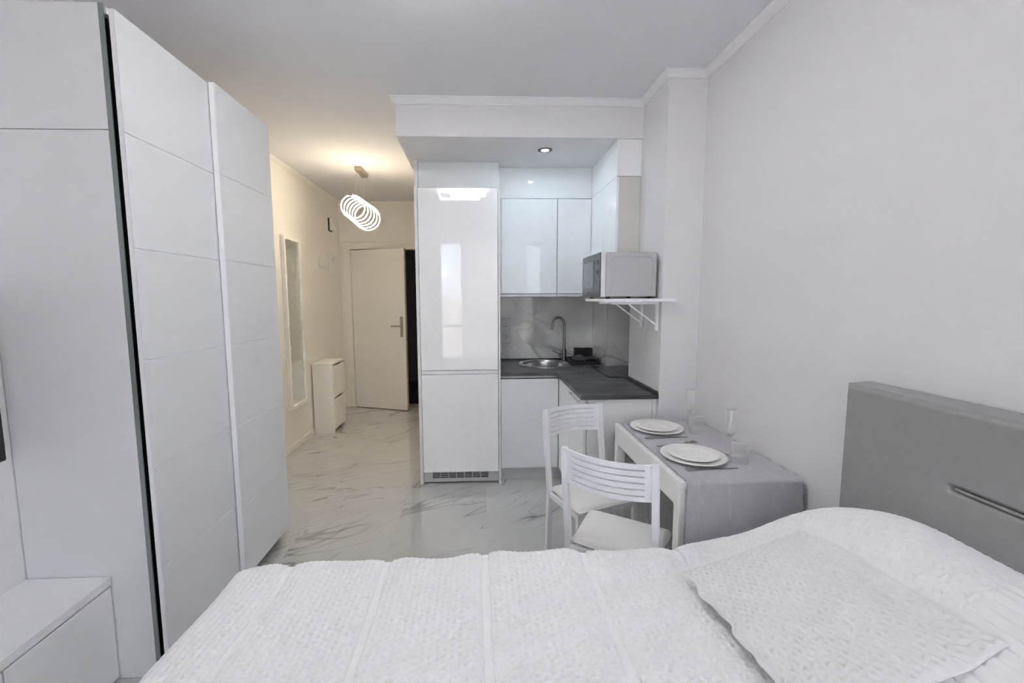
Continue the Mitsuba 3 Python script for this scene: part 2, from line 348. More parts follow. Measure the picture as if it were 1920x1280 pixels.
door_panels(-1.201, 0.028, 2.113, 2.622)

# television and its low unit
tv = thing('television', 'black flat television on the left wall beside the wardrobe', 'television')
part(tv, 'screen', bx(-1.704, -1.70, 0.468, 1.548, 0.945, 1.542), M_TV)
part(tv, 'bezel', bx(-1.735, -1.703, 0.456, 1.560, 0.925, 1.554, 0.004), M_BLACKPLA)
part(tv, 'wall_mount', bx(XL, -1.735, 0.80, 1.20, 1.10, 1.38), M_BLACKPLA)
u = thing('tv_unit', 'low white television unit with plain drawer fronts against the wardrobe side', 'cabinet')
part(u, 'top_board', bx(XL + 0.002, -1.432, -0.25, WY - 0.003, 0.397, 0.431, 0.002), M_WARD)
part(u, 'body', bx(XL + 0.002, -1.452, -0.25, WY - 0.003, 0.0, 0.392), M_WARD)
for a, b in ((1.238, WY - 0.004), (0.745, 1.232), (0.25, 0.739), (-0.25, 0.244)):
    part(u, 'drawer_front', bx(-1.452, -1.434, a, b, 0.012, 0.389, 0.002), M_WARD)

# ------------------------------------------------------------------ tall cabinet (built-in fridge)
c = thing('tall_cabinet', 'tall glossy white built-in fridge cabinet with two doors and vent grille', 'cabinet')
YF = 3.316
part(c, 'side_panel', bx(-0.4728, -0.4490, YF, YB - 0.003, 0.0, 2.336, 0.0015), M_MELA)
part(c, 'side_panel', bx(0.1590, 0.1745, YF, YB - 0.003, 0.0, 2.336, 0.0015), M_MELA)
part(c, 'body', bx(-0.447, 0.157, YF + 0.02, YB - 0.003, 0.11, 2.33), M_GREYRAIL)
part(c, 'door', bx(-0.4455, 0.1555, YF - 0.004, YF + 0.018, 0.934, 2.322, 0.0025), M_GLOSS_FR, label='upper glossy door')
part(c, 'door', bx(-0.4455, 0.1555, YF - 0.004, YF + 0.018, 0.108, 0.897, 0.0025), M_GLOSS_FR, label='lower glossy door')
part(c, 'handle_channel', bx(-0.4455, 0.1555, YF + 0.003, YF + 0.019, 0.902, 0.929, 0.002), M_WARD_EDGE)
part(c, 'filler', bx(-0.447, 0.1745, 3.40, 3.42, 2.337, ZS - 0.001, 0.001), M_GLOSS)
part(c, 'filler', bx(-0.4728, -0.449, 3.36, 3.42, 2.337, ZS - 0.001, 0.001), M_MELA)
part(c, 'plinth', bx(-0.447, 0.157, YF + 0.035, YF + 0.05, 0.012, 0.107, 0.001), M_GREYRAIL)
g = part(c, 'vent_grille', cat_(bx(-0.40, 0.095, YF + 0.028, YF + 0.035, 0.036, 0.046), bx(-0.40, 0.095, YF + 0.028, YF + 0.035, 0.102, 0.108), bx(-0.40, -0.378, YF + 0.028, YF + 0.035, 0.036, 0.108), bx(0.073, 0.095, YF + 0.028, YF + 0.035, 0.036, 0.108)), M_GREYRAIL, label='dark vent grille with thin bars')
part(g, 'backing', bx(-0.379, 0.074, YF + 0.033, YF + 0.0345, 0.045, 0.103), mat('mat_vent_dark', (0.06, 0.06, 0.07), 0.5))
for k in range(1, 7):
    x = -0.379 + 0.453 * k / 7; part(g, 'bar', bx(x - 0.003, x + 0.003, YF + 0.028, YF + 0.034, 0.045, 0.103), M_GREYRAIL)
for k in range(1, 4):
    z = 0.045 + 0.058 * k / 4; part(g, 'louvre', bx(-0.379, 0.074, YF + 0.029, YF + 0.034, z - 0.0016, z + 0.0016), M_GREYRAIL)

# ------------------------------------------------------------------ wall cabinets
YU = 3.53
c = thing('wall_cabinet', 'glossy white wall cabinet above the sink, next to the tall cabinet', 'cabinet')
part(c, 'body', bx(0.1765, 0.6535, YU + 0.02, YB - 0.003, 1.503, 2.294), M_MELA)
part(c, 'door', bx(0.196, 0.6525, YU, YU + 0.019, 1.530, 2.292, 0.002), M_GLOSS)
part(c, 'lower_rail', bx(0.1765, 0.6535, YU + 0.004, YU + 0.02, 1.503, 1.526, 0.002), M_GREYRAIL)
c = thing('wall_cabinet', 'narrow glossy white wall cabinet in the kitchenette corner', 'cabinet')
part(c, 'body', bx(0.6565, 0.93, YU + 0.02, YB - 0.003, 1.503, 2.294), M_MELA)
part(c, 'door', bx(0.6575, 0.9335, YU, YU + 0.019, 1.530, 2.292, 0.002), M_GLOSS)
part(c, 'lower_rail', bx(0.6565, 0.93, YU + 0.004, YU + 0.02, 1.503, 1.526, 0.002), M_GREYRAIL)
single('filler_panel', bx(0.1765, 0.938, YU + 0.004, YU + 0.022, 2.2965, ZS - 0.001, 0.001), M_GLOSS, 'glossy white filler panel between wall cabinets and dropped ceiling', 'panel')
c = thing('wall_cabinet', 'glossy white wall cabinet over the microwave with a beige side panel', 'cabinet')
part(c, 'side_panel', bx(0.951, 1.0975, 2.90, 2.918, 1.503, 2.297, 0.001), M_BEIGE, label='beige side panel')
part(c, 'body', bx(0.953, 1.0975, 2.918, 3.045, 1.503, 2.297), M_MELA)
part(c, 'door', bx(0.934, 0.951, 2.902, 3.205, 1.503, 2.297, 0.002), M_GLOSS)
part(c, 'door', bx(0.934, 0.951, 3.208, YU - 0.002, 1.503, 2.297, 0.002), M_GLOSS)
part(c, 'body', bx(0.953, 1.116, 3.055, YB - 0.003, 1.503, 2.297), M_MELA)
c = thing('filler_panel', 'white filler box above the beige cabinet side, under the dropped ceiling', 'panel')
part(c, 'front', bx(0.953, 1.0975, 2.897, 2.915, 2.299, ZS - 0.001, 0.001), M_WARD_EDGE)
part(c, 'side', bx(0.935, 0.9525, 2.897, YU - 0.002, 2.299, ZS - 0.001, 0.001), M_GLOSS)

# ------------------------------------------------------------------ base units and worktop
YBF = 3.355
b = thing('base_cabinet', 'glossy white sink base cabinet beside the tall cabinet', 'cabinet')
part(b, 'body', bx(0.1765, 0.640, YBF + 0.02, YB - 0.02, 0.105, 0.72), M_MELA)
part(b, 'door', bx(0.1785, 0.643, YBF, YBF + 0.019, 0.118, 0.850, 0.002), M_GLOSS)
part(b, 'handle_rail', bx(0.1765, 0.640, YBF + 0.006, YBF + 0.02, 0.856, 0.8765, 0.002), M_GREYRAIL)
part(b, 'plinth', bx(0.1765, 0.703, YBF + 0.05, YBF + 0.065, 0.0, 0.105, 0.001), M_GREYRAIL)
b = thing('base_cabinet', 'white corner base cabinet under the cooktop, between sink unit and drawer unit', 'cabinet')
part(b, 'body', bx(0.668, XC - 0.004, 2.965, 3.352, 0.105, 0.876), M_MELA)
part(b, 'door', bx(0.645, 0.664, 2.965, 3.348, 0.118, 0.850, 0.002), M_GLOSS)
part(b, 'handle_rail', bx(0.652, 0.668, 2.965, 3.348, 0.856, 0.876, 0.002), M_GREYRAIL)
part(b, 'plinth', bx(0.705, 0.72, 2.965, 3.352, 0.0, 0.105, 0.001), M_GREYRAIL)
b = thing('base_cabinet', 'white base cabinet with a slim bar handle at the free end of the worktop', 'cabinet')
part(b, 'body', bx(0.668, XC - 0.004, 2.556, 2.958, 0.105, 0.876), M_MELA)
part(b, 'door', bx(0.645, 0.664, 2.556, 2.958, 0.118, 0.868, 0.002), M_GLOSS)
part(b, 'end_panel', bx(0.668, 1.066, 2.536, 2.554, 0.0, 0.876, 0.0015), M_MELA)
part(b, 'filler_strip', bx(1.069, XC - 0.002, 2.54, 2.554, 0.0, 0.876, 0.001), M_MELA)
part(b, 'handle', cat_(bx(0.622, 0.630, 2.62, 2.90, 0.834, 0.846, 0.002), bx(0.630, 0.646, 2.64, 2.652, 0.835, 0.845), bx(0.630, 0.646, 2.868, 2.88, 0.835, 0.845)), M_GREYRAIL, label='slim grey bar handle')
part(b, 'plinth', bx(0.705, 0.72, 2.556, 2.958, 0.0, 0.105, 0.001), M_GREYRAIL)
# worktop: L shape with the sink cut-out
SX, SY, SR = 0.605, 3.79, 0.222
Lsh = Polygon([(0.1765, 3.331), (0.6206, 3.331), (0.6206, 2.517), (XC - 0.001, 2.517), (XC - 0.001, YC2 + 0.001), (XR - 0.012, YC2 + 0.001), (XR - 0.012, 3.618), (1.105, 3.618), (1.105, YB - 0.012), (0.1765, YB - 0.012)])
wt = thing('worktop', 'dark slate grey L-shaped kitchen worktop', 'worktop')
part(wt, 'slab', prism(Lsh.difference(Point(SX, SY).buffer(SR + 0.004, 48)), 0.026, 0.877), M_SLATE)
part(wt, 'upstand', bx(XC - 0.018, XC - 0.002, 2.519, YC2 - 0.002, 0.9035, 0.925, 0.003), M_SLATE)
part(wt, 'upstand', bx(0.1765, 1.09, YB - 0.024, YB - 0.0125, 0.9035, 0.915, 0.002), M_SLATE)
# marble splashback panels
sp = thing('backsplash', 'grey veined marble panels behind the sink and cooktop', 'backsplash')
part(sp, 'panel', bx(0.1765, 1.103, YB - 0.0115, YB - 0.0015, 0.904, 1.502, 0.001), M_SPLASH)
part(sp, 'panel', bx(1.106, 1.1165, 3.632, YB - 0.0125, 0.904, 1.502, 0.001), M_SPLASH)
part(sp, 'panel', bx(1.106, XR - 0.013, 3.620, 3.6305, 0.904, 1.502, 0.001), M_SPLASH)
part(sp, 'panel', bx(XR - 0.0115, XR - 0.0015, YC2 + 0.002, 3.630, 0.904, 1.502, 0.001), M_SPLASH)
part(sp, 'corner_strip', bx(1.1035, 1.1075, 3.6165, 3.6215, 0.904, 1.502), M_GREYRAIL)
# sink, tap
s = thing('sink', 'round stainless steel sink set in the worktop', 'sink')
prof = [(SR - 0.012, 0.0035), (SR - 0.016, -0.004), (SR - 0.022, -0.02), (SR - 0.03, -0.12), (SR - 0.06, -0.15), (0.03, -0.156), (0.0, -0.157)]
rimp = [(SR - 0.012, 0.0035), (SR + 0.004, 0.006), (SR + 0.020, 0.004), (SR + 0.022, 0.0006), (SR - 0.010, 0.0006)]
part(s, 'rim', lathe(rimp + [rimp[0]], SX, SY, 0.903, 72), M_CHROME, 30)
part(s, 'bowl', lathe(prof, SX, SY, 0.903, 72), M_CHROME, 40)
part(s, 'drain', lathe([(0, 0.004), (0.03, 0.004), (0.034, 0.001), (0.034, 0), (0, 0)], SX, SY, 0.748, 32), M_TAP, 30)
t = thing('faucet', 'dark steel gooseneck faucet behind the round sink', 'faucet')
fx, fy = 0.806, 3.955
part(t, 'body', lathe([(0, 0), (0.027, 0), (0.027, 0.006), (0.021, 0.010), (0.021, 0.105), (0.014, 0.112), (0, 0.112)], fx, fy, 0.9035, 32), M_TAP, 35)
arc = [(fx, fy, 1.0), (fx, fy, 1.10), (fx, fy, 1.22)] + [(fx - 0.056 + 0.056 * math.cos(a), fy - 0.012 * (a / math.pi), 1.235 + 0.075 * math.sin(a)) for a in np.linspace(0.0, math.pi * 0.97, 18)] + [(fx - 0.117, fy - 0.0125, 1.195)]
part(t, 'spout', tube(arc, 0.0115, 14), M_TAP, 50)
lv = part(t, 'lever_body', tube([(fx - 0.012, fy - 0.01, 0.955), (fx - 0.05, fy - 0.012, 0.958)], 0.020, 16), M_TAP, 40)
part(lv, 'lever', tube([(fx - 0.045, fy - 0.012, 0.968), (fx - 0.112, fy - 0.015, 1.004)], 0.005, 10), M_TAP, 40)
# dish rack
d = thing('dish_rack', 'black dish drainer with a tall cutlery box on the worktop behind the sink', 'dish rack')
tray = prism(Polygon([(0.85, 3.70), (1.06, 3.70), (1.085, 3.76), (1.085, 3.99), (0.845, 3.99), (0.835, 3.76)]).buffer(0.012), 0.010, 0.9035)
rim = Polygon([(0.85, 3.70), (1.06, 3.70), (1.085, 3.76), (1.085, 3.99), (0.845, 3.99), (0.835, 3.76)])
part(d, 'tray', cat_(tray, prism(rim.buffer(0.012).difference(rim.buffer(0.002)), 0.022, 0.9135)), M_BLACKPLA, 30)
part(d, 'cutlery_box', prism(sbox(0.905, 3.925, 1.068, 3.99).difference(sbox(0.909, 3.929, 1.064, 3.986)), 0.108, 0.9137), M_BLACKPLA)
for k in range(9):
    x = 0.913 + k * 0.0185; part(d, 'rib', bx(x - 0.003, x + 0.003, 3.920, 3.9252, 0.93, 1.018, 0.001), M_BLACKPLA)
for k in range(5):
    y = 3.735 + 0.038 * k
    part(d, 'wire', tube([(0.86, y, 0.935), (0.875, y, 0.958), (0.96, y, 0.945), (1.045, y, 0.955), (1.065, y, 0.935)], 0.0035, 8), M_DARKGREY, 40)
def lump(x0, y0, x1, y1, zt):
    a = np.linspace(-1, 1, 19); A, B = np.meshgrid(a, a)
    r = np.maximum(0, 1 - A ** 4) * np.maximum(0, 1 - B ** 4)
    Z = 0.936 + (zt - 0.936) * r * (0.75 + 0.35 * np.sin(3.5 * A + 2 * B))
    return grid_mesh(np.stack([(x0 + x1) / 2 + A * (x1 - x0) / 2, (y0 + y1) / 2 + B * (y1 - y0) / 2, Z], -1))
single('dish_cloth', cat_(lump(0.86, 3.735, 0.965, 3.90, 0.975)), M_DARKGREY, 'crumpled dark grey cloth lying in the black dish drainer', 'cloth', smooth=True)
# cooktop
k = thing('cooktop', 'flat black glass cooktop set on the worktop against the column', 'cooktop')
part(k, 'glass', bx(0.965, 1.300, 3.085, 3.592, 0.9035, 0.909, 0.0015), M_BLACKGLASS)
def ring2d(cx, cy, r): return Point(cx, cy).buffer(r, 32).difference(Point(cx, cy).buffer(r - 0.002, 32))
for cy_, r in ((3.21, 0.07), (3.45, 0.09)): part(k, 'zone_mark', prism(ring2d(1.13, cy_, r), 0.0004, 0.909), M_DARKGREY)
# wall outlet
o = thing('wall_outlet', 'double wall outlet plate on the marble beside the tall cabinet', 'outlet')
yo = YB - 0.0115
part(o, 'plate', bx(0.215, 0.311, yo - 0.008, yo, 1.065, 1.31, 0.003), M_OUTLET)
for z in (1.225, 1.135):
    sk = part(o, 'socket', place(lathe([(0, -0.004), (0.018, -0.004), (0.021, 0.001), (0.030, 0.001), (0.030, -0.0006), (0, -0.0006)], 0, 0, 0, 28), [np.array([1., 0, 0]), np.array([0, 0, 1.]), np.array([0, -1., 0])], (0.263, yo - 0.0085, z)), M_OUTLET, 30)
    part(sk, 'hole', cat_(*[place(trimesh.creation.cylinder(0.004, 0.002, sections=12), [np.array([1., 0, 0]), np.array([0, 0, 1.]), np.array([0, -1., 0])], (0.263 + q, yo - 0.0095, z)) for q in (-0.008, 0.008)]), M_BLACKPLA)

# ------------------------------------------------------------------ shelf and microwave
sh = thing('wall_shelf', 'white shelf board on two white brackets fixed to the column', 'shelf')
part(sh, 'board', prism(Polygon([(0.735, 2.45), (1.152, 2.45), (1.152, YC - 0.002), (XC - 0.002, YC - 0.002), (XC - 0.002, 2.905), (0.735, 2.905)]), 0.017, 1.471), M_WARD_EDGE)
for yb in (2.555, 2.80):
    br = numbered(sh + '__bracket')
    scene[br] = mikit.ply(cat_(bx(0.80, XC - 0.003, yb - 0.011, yb + 0.011, 1.453, 1.4705, 0.002), bx(XC - 0.022, XC - 0.003, yb - 0.012, yb + 0.012, 1.292, 1.453, 0.003)), M_WARD_EDGE)
    part(br, 'strut', tube([(0.905, yb, 1.458), (XC - 0.012, yb, 1.325)], 0.0058, 8), M_WARD_EDGE, 40)
mw = thing('microwave', 'silver microwave with a dark glass door on the white wall shelf', 'microwave')
MX0, MX1, MY0, MY1, MZ0, MZ1 = 0.766, 1.078, 2.552, 2.978, 1.500, 1.766
part(mw, 'body', bx(MX0, MX1, MY0, MY1, MZ0, MZ1, 0.006), M_MW)
def rr(x0, y0, x1, y1, r): return sbox(x0 + r, y0 + r, x1 - r, y1 - r).buffer(r, 12)
emb = place(prism(rr(MX0 + 0.025, 1.528, 1.054, 1.742, 0.022).difference(rr(MX0 + 0.031, 1.534, 1.048, 1.736, 0.017)), 0.008, -0.003), [np.array([1., 0, 0]), np.array([0, 0, 1.]), np.array([0, -1., 0])], (0, MY0, 0))
part(mw, 'pressed_panel', emb, M_MW, label='raised rounded rectangle on the side')
part(mw, 'bezel', bx(0.737, MX0, MY0 - 0.002, MY1 + 0.002, MZ0 - 0.002, MZ1 + 0.001, 0.003), M_MWEDGE)
dr_ = part(mw, 'door', bx(0.731, 0.737, 2.672, MY1 + 0.001, MZ0, MZ1 - 0.001, 0.0015), M_MWGLASS)
part(dr_, 'window', bx(0.7295, 0.7312, 2.70, 2.94, 1.556, 1.724, 0.0006), M_MWWIN)
part(mw, 'control_panel', bx(0.731, 0.737, MY0 - 0.001, 2.668, MZ0, MZ1 - 0.001, 0.0015), M_MWGLASS)
for q in (1.70, 1.64): part(mw, 'button', bx(0.7285, 0.7312, 2.585, 2.635, q, q + 0.022, 0.001), M_DARKGREY)
emb2 = place(prism(ring2d(0, 0, 0.009), 0.0012), [np.array([0, 1., 0]), np.array([0, 0, 1.]), np.array([-1., 0, 0])], (0.731, 2.82, 1.528))
part(dr_, 'emblem', emb2, M_MWWIN)
for (x, y) in ((0.79, 2.58), (1.05, 2.58), (0.79, 2.95), (1.05, 2.95)): part(mw, 'foot', lathe([(0, 0), (0.012, 0), (0.012, 0.0115), (0, 0.0115)], x, y, 1.4885, 16), M_BLACKPLA, 30)

# ------------------------------------------------------------------ lamps
def emit(key, rad): scene[key]['emitter'] = {'type': 'area', 'radiance': {'type': 'rgb', 'value': list(rad)}}
# recessed spot
l = thing('downlight', 'small round recessed spotlight in the kitchenette ceiling box', 'downlight')
lx, ly = 0.486, 3.118
part(l, 'trim_ring', lathe([(0.022, 0.0), (0.051, 0.0), (0.051, -0.003), (0.030, -0.005), (0.022, 0.0)], lx, ly, ZS - 0.0005, 40), M_DARKTRIM, 30)
bl = part(l, 'bulb', lathe([(0.0, -0.0055), (0.012, -0.007), (0.019, -0.003), (0.021, -0.0005), (0, -0.0005)], lx, ly, ZS - 0.0005, 32), M_LAMPWHITE, 60)
emit(bl, SPOT_LAMP)
# pendant
l = thing('pendant_lamp', 'pendant lamp of glowing white rings hanging in the hall', 'lamp')
PX = -1.150
part(l, 'canopy', bx(-1.185, -1.120, 4.33, 4.60, 2.735, ZC - 0.0005, 0.002), M_BRASS)
part(l, 'bar', bx(PX - 0.008, PX + 0.008, 4.04, 4.58, 2.436, 2.450, 0.002), M_BRASS)
part(l, 'end_cap', bx(PX - 0.018, PX + 0.018, 4.035, 4.065, 2.428, 2.458, 0.003), M_BRASS)
for (a, y0) in ((-1.175, 4.36), (-1.13, 4.36), (-1.175, 4.56), (-1.13, 4.56)):
    part(l, 'wire', tube([(a, y0, 2.735), (PX, 4.20 if y0 < 4.5 else 4.46, 2.45)], 0.0009, 5), M_CHROME, 40)
NR = 6
def ring_profile(r):
    """Triangular light strip: two lit faces towards the bed side, a flat back."""
    t, d = 0.0054, 0.0066
    a = np.linspace(0, 2 * math.pi, 65)[:-1]; n = len(a)
    R = [np.stack([q * np.cos(a), np.full(n, yy), q * np.sin(a)], -1) for q, yy in ((r - t, d), (r, 0.0), (r + t, d))]
    def band(A, B):
        i = np.arange(n); j = (i + 1) % n
        return trimesh.Trimesh(np.vstack([A, B]), np.vstack([np.stack([i, j, j + n], -1), np.stack([i, j + n, i + n], -1)]), process=False)
    lit = cat_(band(R[0], R[1]), band(R[1], R[2])); bk_ = band(R[2], R[0])
    if (lit.face_normals[:, 1]).mean() > 0: lit.invert()
    if (bk_.face_normals[:, 1]).mean() < 0: bk_.invert()
    return lit, bk_
for i in range(NR):
    q = i / (NR - 1); r = 0.104 + 0.020 * q; y = 4.10 + 0.44 * q; ya = math.radians(14)
    lit, bk_ = ring_profile(r)
    cols = [np.array([math.cos(ya), math.sin(ya), 0]), np.array([-math.sin(ya), math.cos(ya), 0]), np.array([0, 0, 1.0])]
    o_ = (PX + 0.004 + 0.018 * q, y, 2.447 - r)
    rk = part(l, 'ring', place(bk_, cols, o_), M_LAMPWHITE)
    lk = part(rk, 'light_strip', place(lit, cols, o_), M_LAMPWHITE); emit(lk, HALL_LAMP)
# LED ceiling lamp above the bed (seen mirrored in the fridge door)
l = thing('ceiling_lamp', 'flat LED ceiling lamp of nested rectangular frames above the bed', 'lamp')
cxl, cyl = -0.165, 1.44
part(l, 'base', bx(cxl - 0.09, cxl + 0.09, cyl - 0.09, cyl + 0.09, ZC - 0.03, ZC - 0.0005, 0.004), M_LAMPWHITE)
for (ox, oy, hw, hl, zz) in ((-0.04, -0.02, 0.24, 0.19, 2.695), (0.06, 0.03, 0.21, 0.16, 2.71), (0.0, 0.0, 0.10, 0.075, 2.71)):
    fr2 = prism(sbox(cxl + ox - hw, cyl + oy - hl, cxl + ox + hw, cyl + oy + hl).difference(sbox(cxl + ox - hw + 0.013, cyl + oy - hl + 0.013, cxl + ox + hw - 0.013, cyl + oy + hl - 0.013)), 0.018, zz)
    fk = part(l, 'light_frame', fr2, M_LAMPWHITE); emit(fk, ROOM_LAMP)

# ------------------------------------------------------------------ hall things
m = thing('wall_mirror', 'tall narrow mirror in a white frame on the left hall wall', 'mirror')
my0, my1, mz0, mz1 = 4.125, 4.515, 0.415, 2.095
xf = XH + 0.036
fw_ = 0.034
for args in ((my0, my1, mz0, mz0 + fw_), (my0, my1, mz1 - fw_, mz1)): part(m, 'frame_rail', bx(XH + 0.001, xf, *args, 0.003), M_DOOR)
for args in ((my0, my0 + fw_, mz0 + fw_, mz1 - fw_), (my1 - fw_, my1, mz0 + fw_, mz1 - fw_)): part(m, 'frame_stile', bx(XH + 0.001, xf, *args, 0.003), M_DOOR)
part(m, 'glass', bx(XH + 0.002, XH + 0.018, my0 + fw_, my1 - fw_, mz0 + fw_, mz1 - fw_), M_MIRROR)
s = thing('shoe_cabinet', 'slim cream shoe cabinet with two tip-out flaps against the left hall wall', 'cabinet')
part(s, 'body', cat_(bx(-1.822, -1.602, 4.697, 4.715, 0, 0.772, 0.001), bx(-1.822, -1.602, 5.082, 5.10, 0, 0.772, 0.001), bx(-1.822, -1.64, 4.715, 5.082, 0.03, 0.77)), M_DOOR)
part(s, 'top', bx(-1.824, -1.596, 4.695, 5.102, 0.772, 0.788, 0.002), M_DOOR)
for z0, z1 in ((0.045, 0.392), (0.402, 0.760)):
    f = part(s, 'flap', bx(-1.612, -1.597, 4.717, 5.080, z0, z1 - 0.006, 0.002), M_DOOR)
    part(f, 'grip', bx(-1.610, -1.599, 4.83, 4.97, z1 - 0.008, z1 + 0.002, 0.001), M_BLACKPLA)
e = thing('electrical_panel', 'flat white electrical panel on the left hall wall near the door', 'panel')
part(e, 'box', bx(XH + 0.0005, XH + 0.012, 5.345, 5.690, 1.775, 2.075, 0.003), M_TRIM)
part(e, 'cover', bx(XH + 0.012, XH + 0.017, 5.362, 5.673, 1.805, 2.055, 0.002), M_MELA)
part(e, 'catch', tube([(XH + 0.019, 5.53, 2.03), (XH + 0.020, 5.545, 2.0), (XH + 0.019, 5.54, 1.95)], 0.004, 8), M_GREYRAIL, 40)
e = thing('door_chime', 'small white box high on the left hall wall above the electrical panel', 'door chime')
part(e, 'box', bx(XH + 0.012, XH + 0.050, 5.47, 5.56, 2.34, 2.485, 0.004), M_DOOR)
part(e, 'base', bx(XH + 0.0005, XH + 0.012, 5.455, 5.575, 2.33, 2.49, 0.002), M_BLACKPLA)
e = thing('coat_hook', 'pale wire coat hooks on the left hall wall beside the electrical panel', 'hook')
part(e, 'strip', bx(XH + 0.0005, XH + 0.007, 5.03, 5.26, 1.925, 1.942, 0.002), M_DOOR)
for k in range(4):
    y = 5.06 + 0.057 * k
    a = np.linspace(0, 2 * math.pi, 21)
    part(e, 'loop', tube(np.stack([XH + 0.014 + 0.012 * (1 - np.cos(a)) / 2, y + 0.026 * np.sin(a), 1.925 + 0.065 * np.cos(a)], -1), 0.004, 7, cap=False), M_DOOR, 60)

# ------------------------------------------------------------------ table, runner and settings
tb = thing('dining_table', 'small white rectangular table against the right wall', 'table')
TX0, TX1, TY0, TY1, TZ = 0.800, 1.312, 1.612, 2.425, 0.7595
part(tb, 'tabletop', bx(TX0, TX1, TY0, TY1, TZ - 0.022, TZ, 0.002), M_TABLE)
for args in ((TX0 + 0.003, TX0 + 0.021, TY0 + 0.05, TY1 - 0.05), (TX1 - 0.021, TX1 - 0.003, TY0 + 0.05, TY1 - 0.05), (TX0 + 0.05, TX1 - 0.05, TY0 + 0.003, TY0 + 0.021), (TX0 + 0.05, TX1 - 0.05, TY1 - 0.021, TY1 - 0.003)):
    part(tb, 'apron', bx(*args, TZ - 0.112, TZ - 0.0225, 0.001), M_TABLE)
for x in (TX0, TX1 - 0.05):
    for y in (TY0, TY1 - 0.05): part(tb, 'leg', bx(x + 0.001, x + 0.049, y + 0.001, y + 0.049, 0, TZ - 0.0225, 0.002), M_TABLE)
# runner
def runner():
    # path along the table: hanging near end, top, hanging far end; (y, z, dx shift, width scale)
    L0, L1 = 0.44, 0.24
    top = TZ + 0.0025
    s = []
    for q in np.linspace(1, 0, 46): s.append((TY0 - 0.008 - 0.055 * q ** 1.3, top - 0.012 - L0 * q, 0.0, q))
    for a in np.linspace(0.1, math.pi / 2, 7): s.append((TY0 - 0.008 + 0.012 * (1 - math.cos(a)), top - 0.012 + 0.012 * math.sin(a), 0, 0))
    for y in np.linspace(TY0 + 0.02, TY1 - 0.02, 60): s.append((y, top, 0, 0))
    for a in np.linspace(0.1, math.pi / 2, 7): s.append((TY1 + 0.007 - 0.012 + 0.012 * math.sin(a), top - 0.012 * (1 - math.cos(a)), 0, 0))
    for q in np.linspace(0.03, 1, 20): s.append((TY1 + 0.007 + 0.02 * q, top - 0.012 - L1 * q, -0.055 * min(1, q * 2.2), 0))
    s = np.array(s)
    us = np.linspace(0, 1, 64)
    P = np.zeros((len(s), 64, 3))
    for i, (y, z, dx, q) in enumerate(s):
        x0 = 0.829 - 0.018 * min(1, q * 1.5) + dx; x1 = 1.300 + 0.010 * q
        wav = 0.010 * q * (np.sin(us * 9.0 + 0.6) + 0.5 * np.sin(us * 21.0)) + 0.006 * (dx < 0) * np.sin(us * 17)
        P[i, :, 0] = x0 + us * (x1 - x0); P[i, :, 1] = y + wav; P[i, :, 2] = z
        if q == 0 and dx == 0: P[i, :, 2] += 0.0008 * (np.sin(us * 40 + y * 31) * np.sin(y * 23))
    return P
RP = runner()
rn = thing('table_runner', 'grey linen runner with fringed edges over the small white table', 'tablecloth')
def shell(P, t):
    g0 = grid_mesh(P); n = g0.vertex_normals
    Q = P - (n * t).reshape(P.shape)
    g1 = grid_mesh(Q); g1.invert()
    return cat_(g0, g1)
part(rn, 'cloth', shell(RP, -0.0012), M_LINEN, smooth=True)
fv, ff = [], []
def strand(p, d, w):
    i = len(fv); q = p + d
    fv.extend([p - w, p + w, q + w * 0.5, q - w * 0.5]); ff.extend([[i, i + 1, i + 2], [i, i + 2, i + 3]])
for side in (0, -1):
    for i in range(len(RP) - 1):
        e0, e1 = RP[i, side], RP[i + 1, side]; dl = np.linalg.norm(e1 - e0); nn = max(1, int(dl / 0.0016))
        ins = (RP[i, 1] - RP[i, 0]) if side == 0 else (RP[i, -2] - RP[i, -1]); ins /= np.linalg.norm(ins)
        tang = (e1 - e0) / max(dl, 1e-9)
        vert = abs(tang[2]) > 0.5
        for k2 in range(nn):
            p = e0 + (e1 - e0) * rng.random()
            ln = rng.uniform(0.006, 0.014)
            dd = -ins * ln + tang * rng.normal(0, 0.003) + np.array([0, 0, rng.normal(0.0005, 0.0012)]) + np.array([0, -abs(rng.normal(0, 0.004)) if (vert and e0[1] < 2) else 0, 0])
            if not vert: dd[2] = abs(dd[2]) * 0.6
            if side == -1: dd[0] = min(dd[0], 1.3235 - p[0])
            strand(p + np.array([0, 0, 0.0006]), dd, tang * 0.0005)
part(rn, 'fringe', trimesh.Trimesh(fv, ff, process=False), M_FRINGE); labels[rn + '__fringe'] = {'label': 'frayed grey fringe', 'kind': 'stuff'}

TT = TZ + 0.0042
def plate_prof(R, h, t):
    return [(0, 0.003), (R * 0.55, 0.003), (R * 0.64, 0.006), (R * 0.72, h * 0.75), (R * 0.985, h), (R, h + 0.0008), (R, h + 0.0025), (R * 0.985, h + t), (R * 0.72, h * 0.75 + t), (R * 0.66, 0.008 + t), (R * 0.60, 0.003 + t), (0, 0.003 + t)]
def plate_mesh(R, h, t=0.004): return trimesh.util.concatenate([trimesh.creation.revolve(np.array(plate_prof(R, h, t)), sections=96), trimesh.creation.revolve(np.array([(R * 0.50, 0.003), (R * 0.50, 0), (R * 0.53, 0), (R * 0.53, 0.003)]), sections=64)])
big, small = plate_mesh(0.141, 0.013), plate_mesh(0.110, 0.013)
def add_plate(mesh, x, y, z, label, group):
    k = numbered('plate'); mm = mesh.copy(); mm.apply_translation((x, y, z)); scene[k] = mikit.ply(mm, M_PLATE, smooth=35)
    labels[k] = {'label': label, 'category': 'plate', 'group': group}
add_plate(big, 0.980, 1.862, TT, 'large white dinner plate at the near place setting', 'dinner plates on the table')
